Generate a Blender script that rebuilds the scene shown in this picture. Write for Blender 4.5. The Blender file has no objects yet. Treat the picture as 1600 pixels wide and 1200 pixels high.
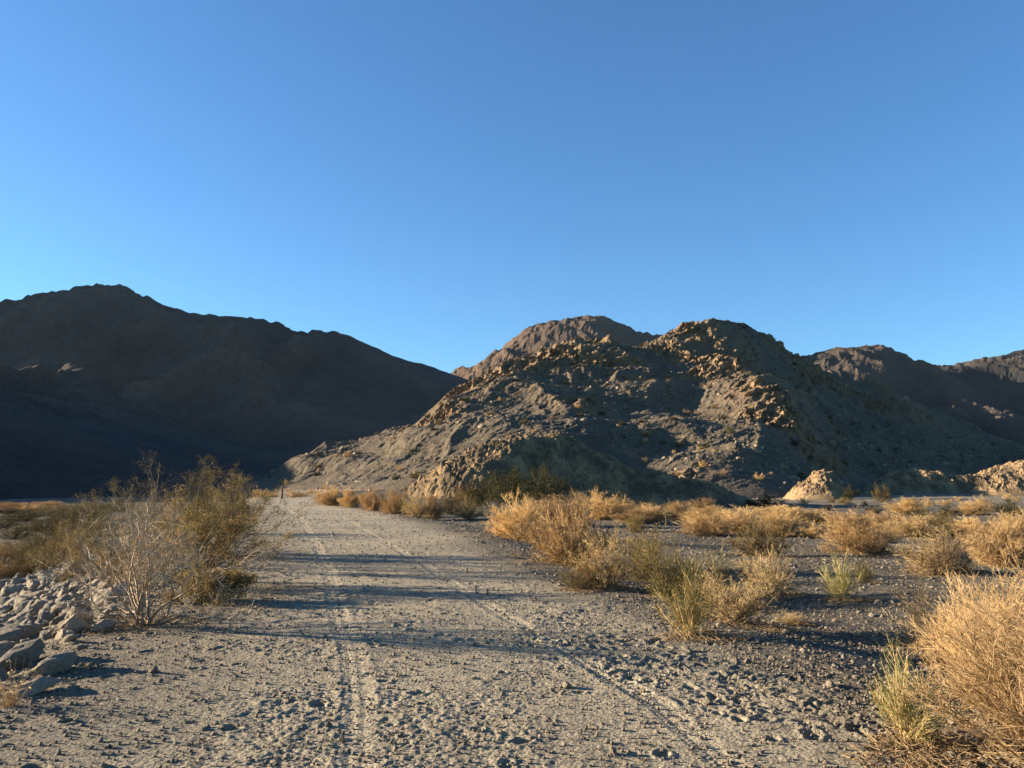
import bpy, math, numpy as np
from math import radians as R
from mathutils import Vector

S = bpy.context.scene
COL = S.collection
rng = np.random.default_rng(7)

# ------------------------------------------------------------------ camera, sky, sun, exposure
F = 1256.0                                  # focal length in photo pixels (1600 x 1200)
HOR = 750.0                                 # horizon row
PITCH = math.atan((HOR - 600) / F)
CAMZ = 1.6
cam = bpy.data.objects.new("camera", bpy.data.cameras.new("camera"))
COL.objects.link(cam)
cam.location = (0, 0, CAMZ)
cam.rotation_euler = (math.pi / 2 + PITCH, 0, 0)
cam.data.sensor_width = 36
cam.data.lens = 36 * F / 1600
cam.data.clip_end = 20000
cam.data.clip_start = 0.05
S.camera = cam

SUN_EL, SUN_AZ = 12.5, 10.0                 # elevation; degrees ahead of square-left
e, a = R(SUN_EL), R(SUN_AZ)
SUN = Vector((-math.cos(e) * math.cos(a), math.cos(e) * math.sin(a), math.sin(e)))
w = bpy.data.worlds.new("World"); S.world = w; w.use_nodes = True
nt = w.node_tree
for n in list(nt.nodes): nt.nodes.remove(n)
out = nt.nodes.new("ShaderNodeOutputWorld")
bg = nt.nodes.new("ShaderNodeBackground"); bg.inputs[1].default_value = 0.050
sky = nt.nodes.new("ShaderNodeTexSky"); sky.sky_type = 'NISHITA'; sky.sun_disc = False
sky.sun_elevation = e; sky.sun_rotation = R(-90 + SUN_AZ) % (2 * math.pi)
sky.altitude = 200; sky.air_density = 1.0; sky.dust_density = 0.25; sky.ozone_density = 3.0
tint = nt.nodes.new("ShaderNodeMix"); tint.data_type = 'RGBA'; tint.blend_type = 'MULTIPLY'; tint.inputs[0].default_value = 1
tint.inputs[7].default_value = (0.59, 0.89, 1.12, 1)
nt.links.new(sky.outputs[0], tint.inputs[6]); nt.links.new(tint.outputs[2], bg.inputs[0])
nt.links.new(bg.outputs[0], out.inputs[0])
ld = bpy.data.lights.new("sun", 'SUN'); ld.energy = 5.0; ld.angle = R(0.5); ld.color = (1.0, 0.81, 0.60)
lo = bpy.data.objects.new("sun", ld); COL.objects.link(lo)
lo.rotation_euler = SUN.to_track_quat('Z', 'Y').to_euler()
S.view_settings.view_transform = 'Standard'; S.view_settings.look = 'None'
S.view_settings.exposure = 2.15; S.view_settings.gamma = 1.0; S.view_settings.use_curve_mapping = False

# ------------------------------------------------------------------ noise helpers
def _h(ix, iy, iz, s):
    h = (ix.astype(np.int64) * 374761393 + iy.astype(np.int64) * 668265263 + iz.astype(np.int64) * 2147483647 + s * 144269504) & 0xffffffff
    h = ((h ^ (h >> 13)) * 1274126177) & 0xffffffff
    h = ((h ^ (h >> 16)) * 2246822519) & 0xffffffff
    return ((h ^ (h >> 15)) & 0xffffff) / float(0xffffff)
def fade(t): return t * t * t * (t * (t * 6 - 15) + 10)
def n2(x, y, s=0):
    xi = np.floor(x); yi = np.floor(y); fx = x - xi; fy = y - yi
    u = fade(fx); v = fade(fy); z = np.zeros_like(xi)
    def g(dx, dy):
        an = _h(xi + dx, yi + dy, z, s) * 6.2831853
        return np.cos(an) * (fx - dx) + np.sin(an) * (fy - dy)
    a_ = g(0, 0) * (1 - u) + g(1, 0) * u
    b_ = g(0, 1) * (1 - u) + g(1, 1) * u
    return (a_ * (1 - v) + b_ * v) * 1.5
def n3(x, y, zc, s=0):
    xi = np.floor(x); yi = np.floor(y); zi = np.floor(zc)
    u = fade(x - xi); v = fade(y - yi); t = fade(zc - zi)
    r = 0
    for dx in (0, 1):
        for dy in (0, 1):
            for dz in (0, 1):
                r = r + _h(xi + dx, yi + dy, zi + dz, s) * (u if dx else 1 - u) * (v if dy else 1 - v) * (t if dz else 1 - t)
    return r * 2 - 1
def fbm(x, y, o=4, s=0, g=0.5, l=2.03):
    r = 0; am = 1.0; f = 1.0
    for k in range(o):
        r = r + am * n2(x * f + k * 17.3, y * f - k * 9.1, s + k); am *= g; f *= l
    return r
def ridged(x, y, o=4, s=0, g=0.5):
    r = 0; am = 1.0; f = 1.0; w_ = 1.0
    for k in range(o):
        q = (1 - np.abs(n2(x * f + k * 7.7, y * f + k * 3.3, s + k))) ** 2
        r = r + am * q * w_; w_ = np.clip(q * 1.4, 0, 1); am *= g; f *= 2.07
    return r
def worley(x, y, s=0):
    xi = np.floor(x); yi = np.floor(y); z = np.zeros_like(xi)
    f1 = np.full(x.shape, 9.0); f2 = np.full(x.shape, 9.0); cid = np.zeros(x.shape)
    for dx in (-1, 0, 1):
        for dy in (-1, 0, 1):
            cx = xi + dx; cy = yi + dy
            px = cx + _h(cx, cy, z, s); py = cy + _h(cx, cy, z, s + 1)
            d = np.hypot(px - x, py - y)
            new = d < f1
            f2 = np.where(new, f1, np.minimum(f2, d))
            cid = np.where(new, _h(cx, cy, z, s + 2), cid)
            f1 = np.where(new, d, f1)
    return f1, f2, cid
def sstep(a_, b_, x):
    t = np.clip((x - a_) / (b_ - a_), 0, 1); return t * t * (3 - 2 * t)

# ------------------------------------------------------------------ object helpers
def mesh_np(name, V, Q=None, T=None, mats=(), smooth=True, attrs=None, midx=None):
    me = bpy.data.meshes.new(name)
    nq = 0 if Q is None else len(Q); ntr = 0 if T is None else len(T)
    me.vertices.add(len(V)); me.vertices.foreach_set("co", np.ascontiguousarray(V, np.float32).ravel())
    loops = []
    if nq: loops.append(np.asarray(Q, np.int32).ravel())
    if ntr: loops.append(np.asarray(T, np.int32).ravel())
    L = np.concatenate(loops)
    me.loops.add(len(L)); me.loops.foreach_set("vertex_index", L)
    me.polygons.add(nq + ntr)
    st = np.concatenate([np.arange(nq) * 4, nq * 4 + np.arange(ntr) * 3]).astype(np.int32)
    me.polygons.foreach_set("loop_start", st)
    me.polygons.foreach_set("use_smooth", np.full(nq + ntr, smooth))
    for m in mats: me.materials.append(m)
    if midx is not None: me.polygons.foreach_set("material_index", np.asarray(midx, np.int32))
    for k, v in (attrs or {}).items():
        at = me.attributes.new(k, 'FLOAT', 'POINT'); at.data.foreach_set("value", np.asarray(v, np.float32))
    me.update(calc_edges=True)
    return me
def link(name, me, parent=None, loc=(0, 0, 0), rz=0, sc=None):
    o = bpy.data.objects.new(name, me); COL.objects.link(o)
    o.location = loc; o.rotation_euler = (0, 0, rz)
    if sc is not None: o.scale = sc
    if parent: o.parent = parent
    return o
def tag(o, label, cat, group=None):
    o["label"] = label; o["category"] = cat
    if group: o["group"] = group
    return o
def grid_quads(nr, nc):
    i = np.arange(nr * nc).reshape(nr, nc)
    return np.stack([i[:-1, :-1], i[:-1, 1:], i[1:, 1:], i[1:, :-1]], -1).reshape(-1, 4)

def pray(px, py):
    X = (px - 800) / F; Y = (600 - py) / F
    yy = math.cos(PITCH) - Y * math.sin(PITCH); zz = math.sin(PITCH) + Y * math.cos(PITCH)
    return X / yy, zz / yy                  # per metre of forward distance
def pt(px, py, d):
    x, z = pray(px, py); return (x * d, d, CAMZ + z * d)
def hit(px, py, hf, d0=3.0, d1=600.0):
    x, z = pray(px, py)
    d = np.exp(np.linspace(math.log(d0), math.log(d1), 1500))
    g = hf(x * d, d) - (CAMZ + z * d)
    k = np.argmax(g > 0)
    if not (g > 0).any(): k = len(d) - 1
    return float(x * d[k]), float(d[k])

# ------------------------------------------------------------------ materials
def mat(name): 
    m = bpy.data.materials.new(name); m.use_nodes = True
    n = m.node_tree; b = n.nodes["Principled BSDF"]
    b.inputs["Roughness"].default_value = 0.95
    b.inputs["Specular IOR Level"].default_value = 0.15
    return m, n, b
def node(n, t, **k):
    x = n.nodes.new(t)
    for a_, v in k.items(): setattr(x, a_, v)
    return x
def noise(n, co, scale, detail=6, rough=0.55, dist=0):
    x = node(n, "ShaderNodeTexNoise"); x.inputs["Scale"].default_value = scale
    x.inputs["Detail"].default_value = detail; x.inputs["Roughness"].default_value = rough
    x.inputs["Distortion"].default_value = dist
    n.links.new(co, x.inputs["Vector"]); return x.outputs["Fac"]
def ramp(n, fac, stops):
    r = node(n, "ShaderNodeValToRGB"); cr = r.color_ramp
    while len(cr.elements) < len(stops): cr.elements.new(0.5)
    for el, (p, c) in zip(cr.elements, stops):
        el.position = p; el.color = (*c, 1) if len(c) == 3 else c
    n.links.new(fac, r.inputs[0]); return r.outputs[0]
def mix(n, fac, a_, b_, mode='MIX'):
    m = node(n, "ShaderNodeMix", data_type='RGBA', blend_type=mode)
    for sock, v in ((m.inputs[0], fac), (m.inputs[6], a_), (m.inputs[7], b_)):
        if hasattr(v, "is_output"): n.links.new(v, sock)
        elif isinstance(v, (int, float)): sock.default_value = v
        else: sock.default_value = (*v, 1)
    return m.outputs[2]
def bump(n, b, h, strength, dist):
    x = node(n, "ShaderNodeBump"); x.inputs["Strength"].default_value = strength; x.inputs["Distance"].default_value = dist
    n.links.new(h, x.inputs["Height"]); n.links.new(x.outputs[0], b.inputs["Normal"])
ALB = (0.79, 0.73, 0.61)
def albedo(n, b, c):
    c = mix(n, 1.0, c, ALB, 'MULTIPLY'); n.links.new(c, b.inputs["Base Color"]); return c
def attr(n, name):
    x = node(n, "ShaderNodeAttribute"); x.attribute_name = name; return x.outputs["Fac"]
def math_(n, op, a_, b_):
    m = node(n, "ShaderNodeMath", operation=op)
    for sock, v in ((m.inputs[0], a_), (m.inputs[1], b_)):
        if hasattr(v, "is_output"): n.links.new(v, sock)
        else: sock.default_value = v
    return m.outputs[0]

def ground_material():
    m, n, b = mat("desert ground")
    co = node(n, "ShaderNodeTexCoord").outputs["Object"]
    big = noise(n, co, 0.35, 4)
    med = noise(n, co, 6, 6, 0.6)
    fine = noise(n, co, 55, 5, 0.7)
    vor = node(n, "ShaderNodeTexVoronoi"); vor.inputs["Scale"].default_value = 38; n.links.new(co, vor.inputs["Vector"])
    sand = ramp(n, med, [(0.3, (0.275, 0.262, 0.222)), (0.7, (0.445, 0.42, 0.35))])
    grav = ramp(n, fine, [(0.3, (0.035, 0.034, 0.031)), (0.52, (0.10, 0.094, 0.082)), (0.75, (0.34, 0.315, 0.265))])
    stone = ramp(n, vor.outputs["Color"], [(0.1, (0.04, 0.038, 0.034)), (0.6, (0.105, 0.098, 0.085)), (0.95, (0.38, 0.35, 0.29))])
    grav = mix(n, 0.55, grav, stone)
    f = math_(n, 'ADD', attr(n, "gravel"), math_(n, 'MULTIPLY', math_(n, 'SUBTRACT', big, 0.5), 0.9))
    f = math_(n, 'ADD', f, math_(n, 'MULTIPLY', math_(n, 'SUBTRACT', fine, 0.5), 0.7))
    cl = node(n, "ShaderNodeClamp"); n.links.new(f, cl.inputs[0])
    c = mix(n, cl.outputs[0], sand, grav)
    albedo(n, b, c)
    h = math_(n, 'ADD', math_(n, 'MULTIPLY', fine, 1.0), math_(n, 'MULTIPLY', vor.outputs["Distance"], -0.8))
    bump(n, b, h, 0.9, 0.02)
    return m
def rock_material(name, slope, slope2, rock, rock2, sc=1.0, spots=True, bd=0.5):
    m, n, b = mat(name)
    co = node(n, "ShaderNodeTexCoord").outputs["Object"]
    a1 = noise(n, co, 0.06 * sc, 6, 0.65)
    a2 = noise(n, co, 0.7 * sc, 7, 0.7)
    a3 = noise(n, co, 3.5 * sc, 4, 0.7)
    s1 = mix(n, ramp(n, a1, [(0.35, (0, 0, 0)), (0.65, (1, 1, 1))]), slope, slope2)
    s1 = mix(n, 0.75, s1, ramp(n, a3, [(0.3, (0.25, 0.25, 0.25)), (0.7, (0.85, 0.85, 0.85))]), 'OVERLAY')
    r1 = mix(n, ramp(n, a2, [(0.35, (0, 0, 0)), (0.62, (1, 1, 1))]), rock, rock2)
    r1 = mix(n, 0.6, r1, ramp(n, a3, [(0.3, (0.25, 0.25, 0.25)), (0.7, (0.8, 0.8, 0.8))]), 'OVERLAY')
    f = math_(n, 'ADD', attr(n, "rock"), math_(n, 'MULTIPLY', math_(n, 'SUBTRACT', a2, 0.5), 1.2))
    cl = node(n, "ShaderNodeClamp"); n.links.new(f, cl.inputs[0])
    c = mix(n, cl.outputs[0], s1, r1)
    if spots:      # low scrub and dark varnished patches
        v = noise(n, co, 0.45 * sc, 3, 0.8)
        c = mix(n, ramp(n, v, [(0.56, (0, 0, 0)), (0.62, (0.7, 0.7, 0.7))]), c, (0.05, 0.043, 0.03))
    c = albedo(n, b, c)
    bump(n, b, math_(n, 'ADD', a2, math_(n, 'MULTIPLY', a3, 0.5)), 0.9, bd)
    return m
def stone_material(name, c1, c2, c3, sc=6):
    m, n, b = mat(name)
    co = node(n, "ShaderNodeTexCoord").outputs["Object"]
    oi = node(n, "ShaderNodeObjectInfo").outputs["Random"]
    a1 = noise(n, co, sc, 8, 0.7, 0.3)
    a2 = noise(n, co, sc * 6, 4, 0.7)
    base = ramp(n, oi, [(0.0, c1), (0.5, c2), (1.0, c3)])
    c = mix(n, 0.7, base, ramp(n, a1, [(0.3, (0.25, 0.25, 0.26)), (0.72, (0.8, 0.78, 0.74))]), 'OVERLAY')
    c = mix(n, ramp(n, a2, [(0.6, (0, 0, 0)), (0.75, (0.4, 0.4, 0.4))]), c, (0.08, 0.075, 0.07))
    c = albedo(n, b, c)
    bump(n, b, math_(n, 'ADD', a1, math_(n, 'MULTIPLY', a2, 0.3)), 0.8, 0.04)
    return m
def twig_material(name, c1, c2, c3, trans=0.3, sc=5, low=None):
    m, n, b = mat(name)
    co = node(n, "ShaderNodeTexCoord").outputs["Object"]
    oi = node(n, "ShaderNodeObjectInfo").outputs["Random"]
    a1 = noise(n, co, sc, 3, 0.7)
    c = ramp(n, a1, [(0.3, c1), (0.5, c2), (0.72, c3)])
    hs = node(n, "ShaderNodeHueSaturation")
    n.links.new(c, hs.inputs["Color"])
    n.links.new(math_(n, 'ADD', math_(n, 'MULTIPLY', oi, 0.5), 0.75), hs.inputs["Value"])
    n.links.new(math_(n, 'ADD', math_(n, 'MULTIPLY', oi, 0.022), 0.494), hs.inputs["Hue"])
    c = hs.outputs[0]
    c = albedo(n, b, c)
    if trans:
        t = node(n, "ShaderNodeBsdfTranslucent"); n.links.new(c, t.inputs[0])
        mx = node(n, "ShaderNodeMixShader"); mx.inputs[0].default_value = trans
        n.links.new(b.outputs[0], mx.inputs[1]); n.links.new(t.outputs[0], mx.inputs[2])
        n.links.new(mx.outputs[0], n.nodes["Material Output"].inputs[0])
    return m

M_ground = ground_material()
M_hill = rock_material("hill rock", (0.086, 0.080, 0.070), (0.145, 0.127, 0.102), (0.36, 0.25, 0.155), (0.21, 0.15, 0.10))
M_mound = rock_material("mound earth", (0.09, 0.074, 0.054), (0.15, 0.12, 0.084), (0.40, 0.30, 0.19), (0.22, 0.165, 0.105), sc=2.5, bd=0.2)
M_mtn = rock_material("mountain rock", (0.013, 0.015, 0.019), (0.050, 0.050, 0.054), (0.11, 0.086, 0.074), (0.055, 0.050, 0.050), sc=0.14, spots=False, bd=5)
M_peak = rock_material("reddish peak rock", (0.085, 0.066, 0.055), (0.13, 0.098, 0.078), (0.17, 0.12, 0.092), (0.13, 0.095, 0.075), sc=0.14, spots=False, bd=5)
M_stone = stone_material("riprap stone", (0.20, 0.195, 0.185), (0.28, 0.265, 0.24), (0.37, 0.335, 0.29))
M_scree = stone_material("scree stone", (0.20, 0.18, 0.155), (0.24, 0.21, 0.175), (0.28, 0.24, 0.19), 0.8)
M_pebble = stone_material("pebble stone", (0.20, 0.185, 0.165), (0.23, 0.205, 0.18), (0.26, 0.23, 0.195), 9)
M_gold = twig_material("dry golden twigs", (0.54, 0.40, 0.23), (0.70, 0.54, 0.34), (0.82, 0.67, 0.46), 0.45)
M_goldpale = twig_material("pale straw twigs", (0.50, 0.39, 0.23), (0.66, 0.53, 0.33), (0.80, 0.66, 0.44), 0.45)
M_olive = twig_material("olive twigs", (0.15, 0.13, 0.05), (0.25, 0.20, 0.08), (0.42, 0.31, 0.13), 0.3)
M_green = twig_material("green shoots", (0.13, 0.19, 0.055), (0.20, 0.25, 0.08), (0.38, 0.36, 0.15), 0.35)
M_greytwig = twig_material("grey dead twigs", (0.12, 0.09, 0.065), (0.18, 0.14, 0.10), (0.26, 0.20, 0.14), 0.1)
M_litter = twig_material("straw litter", (0.20, 0.15, 0.10), (0.36, 0.27, 0.17), (0.52, 0.40, 0.26), 0.1, 20)
M_bark = twig_material("grey creosote stems", (0.12, 0.10, 0.08), (0.18, 0.155, 0.13), (0.28, 0.24, 0.20), 0.0)
M_pale = twig_material("bleached bark", (0.24, 0.195, 0.16), (0.37, 0.31, 0.26), (0.52, 0.45, 0.38), 0.0, 9)
M_leaf = twig_material("creosote leaves", (0.085, 0.07, 0.028), (0.13, 0.105, 0.042), (0.21, 0.165, 0.07), 0.3, 3)
M_leafbrown = twig_material("brown dry leaves", (0.16, 0.115, 0.055), (0.24, 0.17, 0.082), (0.36, 0.26, 0.13), 0.3, 3)
M_leafdark = twig_material("dark green leaves", (0.03, 0.033, 0.012), (0.045, 0.047, 0.018), (0.08, 0.075, 0.03), 0.3, 3)
M_wood, _n, _b = mat("weathered post wood")
_co = node(_n, "ShaderNodeTexCoord").outputs["Object"]
_n.links.new(ramp(_n, noise(_n, _co, 14, 6, 0.7, 0.6), [(0.3, (0.07, 0.045, 0.03)), (0.7, (0.20, 0.13, 0.085))]), _b.inputs["Base Color"])

# ------------------------------------------------------------------ ground shape
EL_Y = np.array([-40, 0, 5, 7, 9, 12, 16, 21, 35, 57, 72, 100, 130, 165, 200.])
EL_X = np.array([-3.1, -3.2, -3.5, -3.9, -4.5, -5.0, -5.7, -7.0, -11.6, -18.0, -22.0, -29.5, -34.5, -35, -30.])
ER_Y = np.array([-40, 0, 6, 8.2, 11, 14, 18, 23.6, 30, 40, 57, 72, 90, 110, 140, 200.])
ER_X = np.array([3.6, 3.3, 2.9, 2.5, 1.7, 0.9, 0.1, -0.9, -2.6, -6.0, -12.8, -17.0, -21, -23.0, -21, -5.])
def gh(x, y):
    x = np.asarray(x, float); y = np.asarray(y, float)
    el = np.interp(y, EL_Y, EL_X); er = np.interp(y, ER_Y, ER_X)
    t = el - x
    soft = np.where(t > 0, np.sqrt(t * t + 0.16) - 0.4, 0)
    drop = 2.35 * (1 - np.exp(-(soft * 0.29 / 2.35) - (soft * 0.29 / 2.35) ** 3))
    z = -np.where(t > 0, drop, 0)
    u = x - er
    z = z - 0.16 * sstep(0, 1.6, u) - 0.95 * sstep(4, 42, u)
    z = z - 1.2 * sstep(170, 300, y)
    side = sstep(0.5, 4, u) + sstep(6, 14, t)
    z = z + side * (0.10 * n2(x / 4.1, y / 4.7, 5) + 0.05 * n2(x / 1.6, y / 1.7, 6))
    z = z + sstep(40, 90, y) * sstep(3, 12, u) * 0.25 * n2(x / 17, y / 13, 8)
    z = z + 0.03 * n2(x / 2.3, y / 2.9, 9)
    return z

TRACKS = [([(-0.70, 2), (-0.84, 4.47), (-1.12, 6.1), (-1.45, 7.6), (-2.0, 9.6), (-3.35, 15.0), (-5.2, 21.5), (-9.4, 36), (-16.5, 57), (-27, 95)], 0.11),
          ([(1.75, 2.0), (1.30, 4.2), (1.06, 6.0), (0.62, 7.6), (-0.16, 10.0), (-1.5, 15.0), (-3.4, 21.5), (-7.6, 36), (-14.8, 57), (-25, 95)], 0.10)]
ys = [np.arange(-14, 2.5, 0.35)]
y0 = 2.5; lst = []
while y0 < 420:
    lst.append(y0); y0 += max(0.0105, 0.0030 * y0) if y0 < 200 else 2.0
while y0 < 9000:
    lst.append(y0); y0 *= 1.06
ys = np.concatenate([ys[0], lst])
NC = 860
u = np.linspace(-1, 1, NC); u = np.sign(u) * (0.78 * np.abs(u) + 0.22 * np.abs(u) ** 5 * 4)   # dense middle, wide skirts
W = 2.2 + 0.66 * np.abs(ys)
W = np.where(ys > 200, W + (ys - 200) * 0.6, W)
X = u[None, :] * W[:, None]; Y = np.repeat(ys[:, None], NC, 1)
Z = gh(X, Y)
el = np.interp(Y, EL_Y, EL_X); er = np.interp(Y, ER_Y, ER_X)
near = Y < 90
onroad = sstep(-0.3, 0.6, X - el) * (1 - sstep(-0.6, 0.9, X - er))
rough = 1 - 0.5 * onroad
smooth_track = np.zeros_like(Z); tr = np.zeros_like(Z)
for pts, hw in TRACKS:
    py_ = np.array([p[1] for p in pts]); px_ = np.array([p[0] for p in pts])
    cx = np.interp(Y, py_, px_); dxdy = np.gradient(np.interp(ys, py_, px_), ys)[:, None]
    d = (X - cx) / np.sqrt(1 + dxdy ** 2) + 0.015 * n2(Y * 0.9, X * 0 + hw * 50, 3)
    core = 1 - sstep(hw * 0.85, hw * 1.15, np.abs(d))
    ends = sstep(py_[0], py_[0] + 0.5, Y) * (1 - sstep(py_[-1] * 0.8, py_[-1], Y))
    fadeout = 0.7 + 0.3 * sstep(-0.25, 0.2, n2(Y * 0.35, Y * 0 + hw * 31, 4))
    core = core * ends * fadeout
    rib = 0.0045 * np.cos(d / hw * math.pi * 2.5) + 0.003 * np.sign(np.sin((Y + np.abs(d) * 1.2) * 2 * math.pi / 0.055)) * (np.abs(d) > hw * 0.4)
    berm = 0.012 * np.exp(-((np.abs(d) - hw * 1.3) / 0.035) ** 2) * ends * fadeout
    tr += 0.62 * (core * (-0.009 + rib) + 0.6 * berm)
    smooth_track = np.maximum(smooth_track, core)
calm = 1 - 0.88 * smooth_track
fin = 1 - sstep(35, 110, Y)
lump = 0.016 * fbm(X / 0.62, Y / 0.62, 2, 21) + 0.011 * fbm(X / 0.17, Y / 0.17, 2, 31)
patch = 0.45 + 0.8 * sstep(-0.25, 0.35, fbm(X / 1.9, Y / 1.9, 2, 41))
grain = (0.0155 * (0.22 - np.abs(n2(X / 0.075, Y / 0.075, 51))) + 0.009 * fbm(X / 0.043, Y / 0.043, 2, 55, 0.7) * (1 - sstep(9, 16, Y))) * patch
Z = Z + fin * calm * rough * (lump * patch + grain) * 1.15 + tr * fin
Z = Z + (1 - fin) * 0.03 * n2(X / 0.9, Y / 0.9, 77)
# foot and hoof prints
prg = np.random.default_rng(11)
prints = []
for k in range(330):
    if k < 210: py_ = prg.uniform(4.3, 8.6); px_ = 0.3 + (8.8 - py_) * 0.42 + prg.normal(0.55, 0.42)
    else: py_ = prg.uniform(4.2, 15); px_ = prg.uniform(-2.8, 2.2) - 0.12 * py_
    prints.append((px_, py_, prg.uniform(0.028, 0.06), prg.uniform(0.014, 0.034), prg.uniform(0, 3.14), prg.uniform(1.0, 1.9)))
for px_, py_, r_, dep, an, el_ in prints:
    i0, i1 = np.searchsorted(ys, (py_ - 0.25, py_ + 0.25))
    wx = W[i0:i1].mean(); j0, j1 = np.searchsorted(u * wx, (px_ - 0.3, px_ + 0.3))
    sx = X[i0:i1, j0:j1] - px_; sy = Y[i0:i1, j0:j1] - py_
    if sx.size == 0: continue
    q = np.hypot((sx * math.cos(an) + sy * math.sin(an)) / (r_ * el_), (-sx * math.sin(an) + sy * math.cos(an)) / r_)
    q = q + 0.18 * n2(sx * 25 + k, sy * 25, 3)
    Z[i0:i1, j0:j1] += -dep * (1 - sstep(0.6, 1.1, q)) + 0.35 * dep * np.exp(-((q - 1.35) / 0.25) ** 2)
edge_r = sstep(-1.6, 0.3, X - er)
gravel = 0.24 + 0.85 * edge_r + 0.5 * sstep(7, 12, el - X) + 0.42 * (1 - sstep(0, 2.8, X - el)) - 0.35 * smooth_track
gravel = gravel - 0.45 * sstep(60, 120, Y) * sstep(0, 20, X - er)
gravel = np.clip(gravel - 0.15 * sstep(14, 50, Y) * onroad, 0.02, 1.0)
V = np.stack([X, Y, Z], -1).reshape(-1, 3)
g = link("ground", mesh_np("ground", V, grid_quads(len(ys), NC), mats=[M_ground], attrs={"gravel": gravel.ravel()}))
g["kind"] = "structure"; g["label"] = "grey gravelly desert ground with a sandy dirt road and tyre tracks"

# ------------------------------------------------------------------ terrain patches through control points (thin-plate)
def tps(P, reg=0.0):
    P = np.array(P, float); xy = P[:, :2]; z = P[:, 2]; n = len(P)
    sc = np.abs(xy).max(); q = xy / sc
    d = np.linalg.norm(q[:, None] - q[None], axis=-1)
    K = np.where(d > 0, d * d * np.log(np.maximum(d, 1e-9)), 0) + reg * np.eye(n)
    A = np.zeros((n + 3, n + 3)); A[:n, :n] = K; A[:n, n] = 1; A[:n, n + 1:] = q; A[n, :n] = 1; A[n + 1:, :n] = q.T
    c = np.linalg.solve(A, np.concatenate([z, np.zeros(3)]))
    def f(x, y):
        x = np.asarray(x, float) / sc; y = np.asarray(y, float) / sc
        r = c[n] + c[n + 1] * x + c[n + 2] * y
        for k in range(n):
            d2 = (x - q[k, 0]) ** 2 + (y - q[k, 1]) ** 2
            r = r + c[k] * 0.5 * d2 * np.log(np.maximum(d2, 1e-12))
        return r
    return f
def patch_mesh(x0, x1, y0, y1, st):
    xs = np.arange(x0, x1, st); yy = np.arange(y0, y1, st)
    return np.meshgrid(xs, yy)
def blobs(X, Y, B):
    m = np.zeros_like(X)
    for (cx, cy, rx, ry) in B:
        m = np.maximum(m, np.exp(-(((X - cx) / rx) ** 2 + ((Y - cy) / ry) ** 2) * 1.2))
    return m

# ---- the rocky hill
HP = []
def C(px, py, d, dz=0):
    x, y, z = pt(px, py, d); HP.append((x, y, z + dz))
def Wd(x, y, z): HP.append((x, y, z))
for p in [(400, 760, 190), (455, 722, 185), (520, 694, 190), (600, 685, 195), (655, 650, 205), (722, 606, 218), (772, 578, 234), (815, 563, 240), (850, 548, 248),
          (885, 533, 256), (940, 541, 262), (1000, 545, 268), (1040, 524, 274), (1075, 506, 280), (1110, 499, 286), (1150, 505, 290), (1190, 528, 292), (1225, 549, 293),
          (1262, 566, 294), (1330, 590, 294), (1400, 615, 294), (1460, 640, 295), (1520, 668, 296), (1600, 700, 300), (1720, 745, 305)]: C(*p)
# behind the skyline it falls away
for px, d, z in [(400, 215, -5), (455, 215, 0), (520, 218, 4.5), (600, 222, 7.5), (655, 232, 11.5), (722, 248, 20.5), (772, 262, 26), (850, 276, 35), (940, 288, 39), (1000, 292, 39),
    (420, 260, -8), (560, 270, -2), (700, 285, 4), (800, 310, 12), (900, 330, 24), (1000, 340, 24), (1110, 350, 34), (1220, 350, 26), (1330, 350, 16), (1450, 350, 8), (1600, 350, 0), (1760, 350, -6)]:
    Wd((px - 800) / F * d, d, z)
# bench under the crags and the slope below it
for p in [(765, 597, 208), (830, 598, 210), (900, 597, 212), (980, 592, 214), (1050, 590, 217),
          (900, 566, 226), (980, 570, 230), (840, 575, 222),
          (700, 626, 196), (760, 632, 190), (840, 628, 190), (905, 622, 190), (960, 640, 184), (1020, 640, 180),
          (650, 668, 175), (720, 655, 172), (800, 652, 170), (880, 655, 168), (940, 670, 166), (990, 682, 166),
          (560, 715, 172), (640, 715, 156), (720, 705, 148), (800, 700, 142), (890, 708, 140), (950, 730, 140)]: C(*p)
# spur running down towards the viewer, bright on its left, dark on its right
for p in [(1100, 530, 268), (1125, 560, 238), (1160, 580, 216), (1195, 598, 196), (1213, 628, 184), (1226, 654, 175), (1212, 684, 161), (1200, 710, 147), (1192, 738, 130), (1290, 722, 160), (1262, 745, 140),
          (1060, 570, 243), (1110, 600, 218), (1060, 620, 208), (1130, 640, 188), (1155, 660, 175), (1120, 685, 156), (1060, 668, 170), (1120, 718, 136), (1040, 724, 138),
          (1010, 560, 244), (1040, 645, 190),
          (1290, 610, 268), (1350, 650, 262), (1280, 670, 228), (1350, 700, 222), (1440, 690, 255), (1520, 715, 260), (1320, 735, 178), (1420, 735, 205), (1520, 738, 235)]: C(*p)
for px, d, z in [(380, 160, -3.0), (470, 140, -2.4), (560, 128, -2.2), (680, 118, -2.3), (800, 112, -2.5), (950, 110, -3.0), (1100, 112, -3.0), (1230, 116, -3.0), (1330, 140, -3.2), (1450, 165, -3.2), (1600, 200, -3.2), (1750, 230, -4),
                 (300, 200, -8), (330, 120, -9), (600, 90, -9), (900, 85, -10), (1200, 92, -9), (1500, 120, -9), (1700, 170, -9), (1850, 300, -9)]:
    Wd((px - 800) / F * d, d, z)
hill_f = tps(HP, 1e-5)
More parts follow.
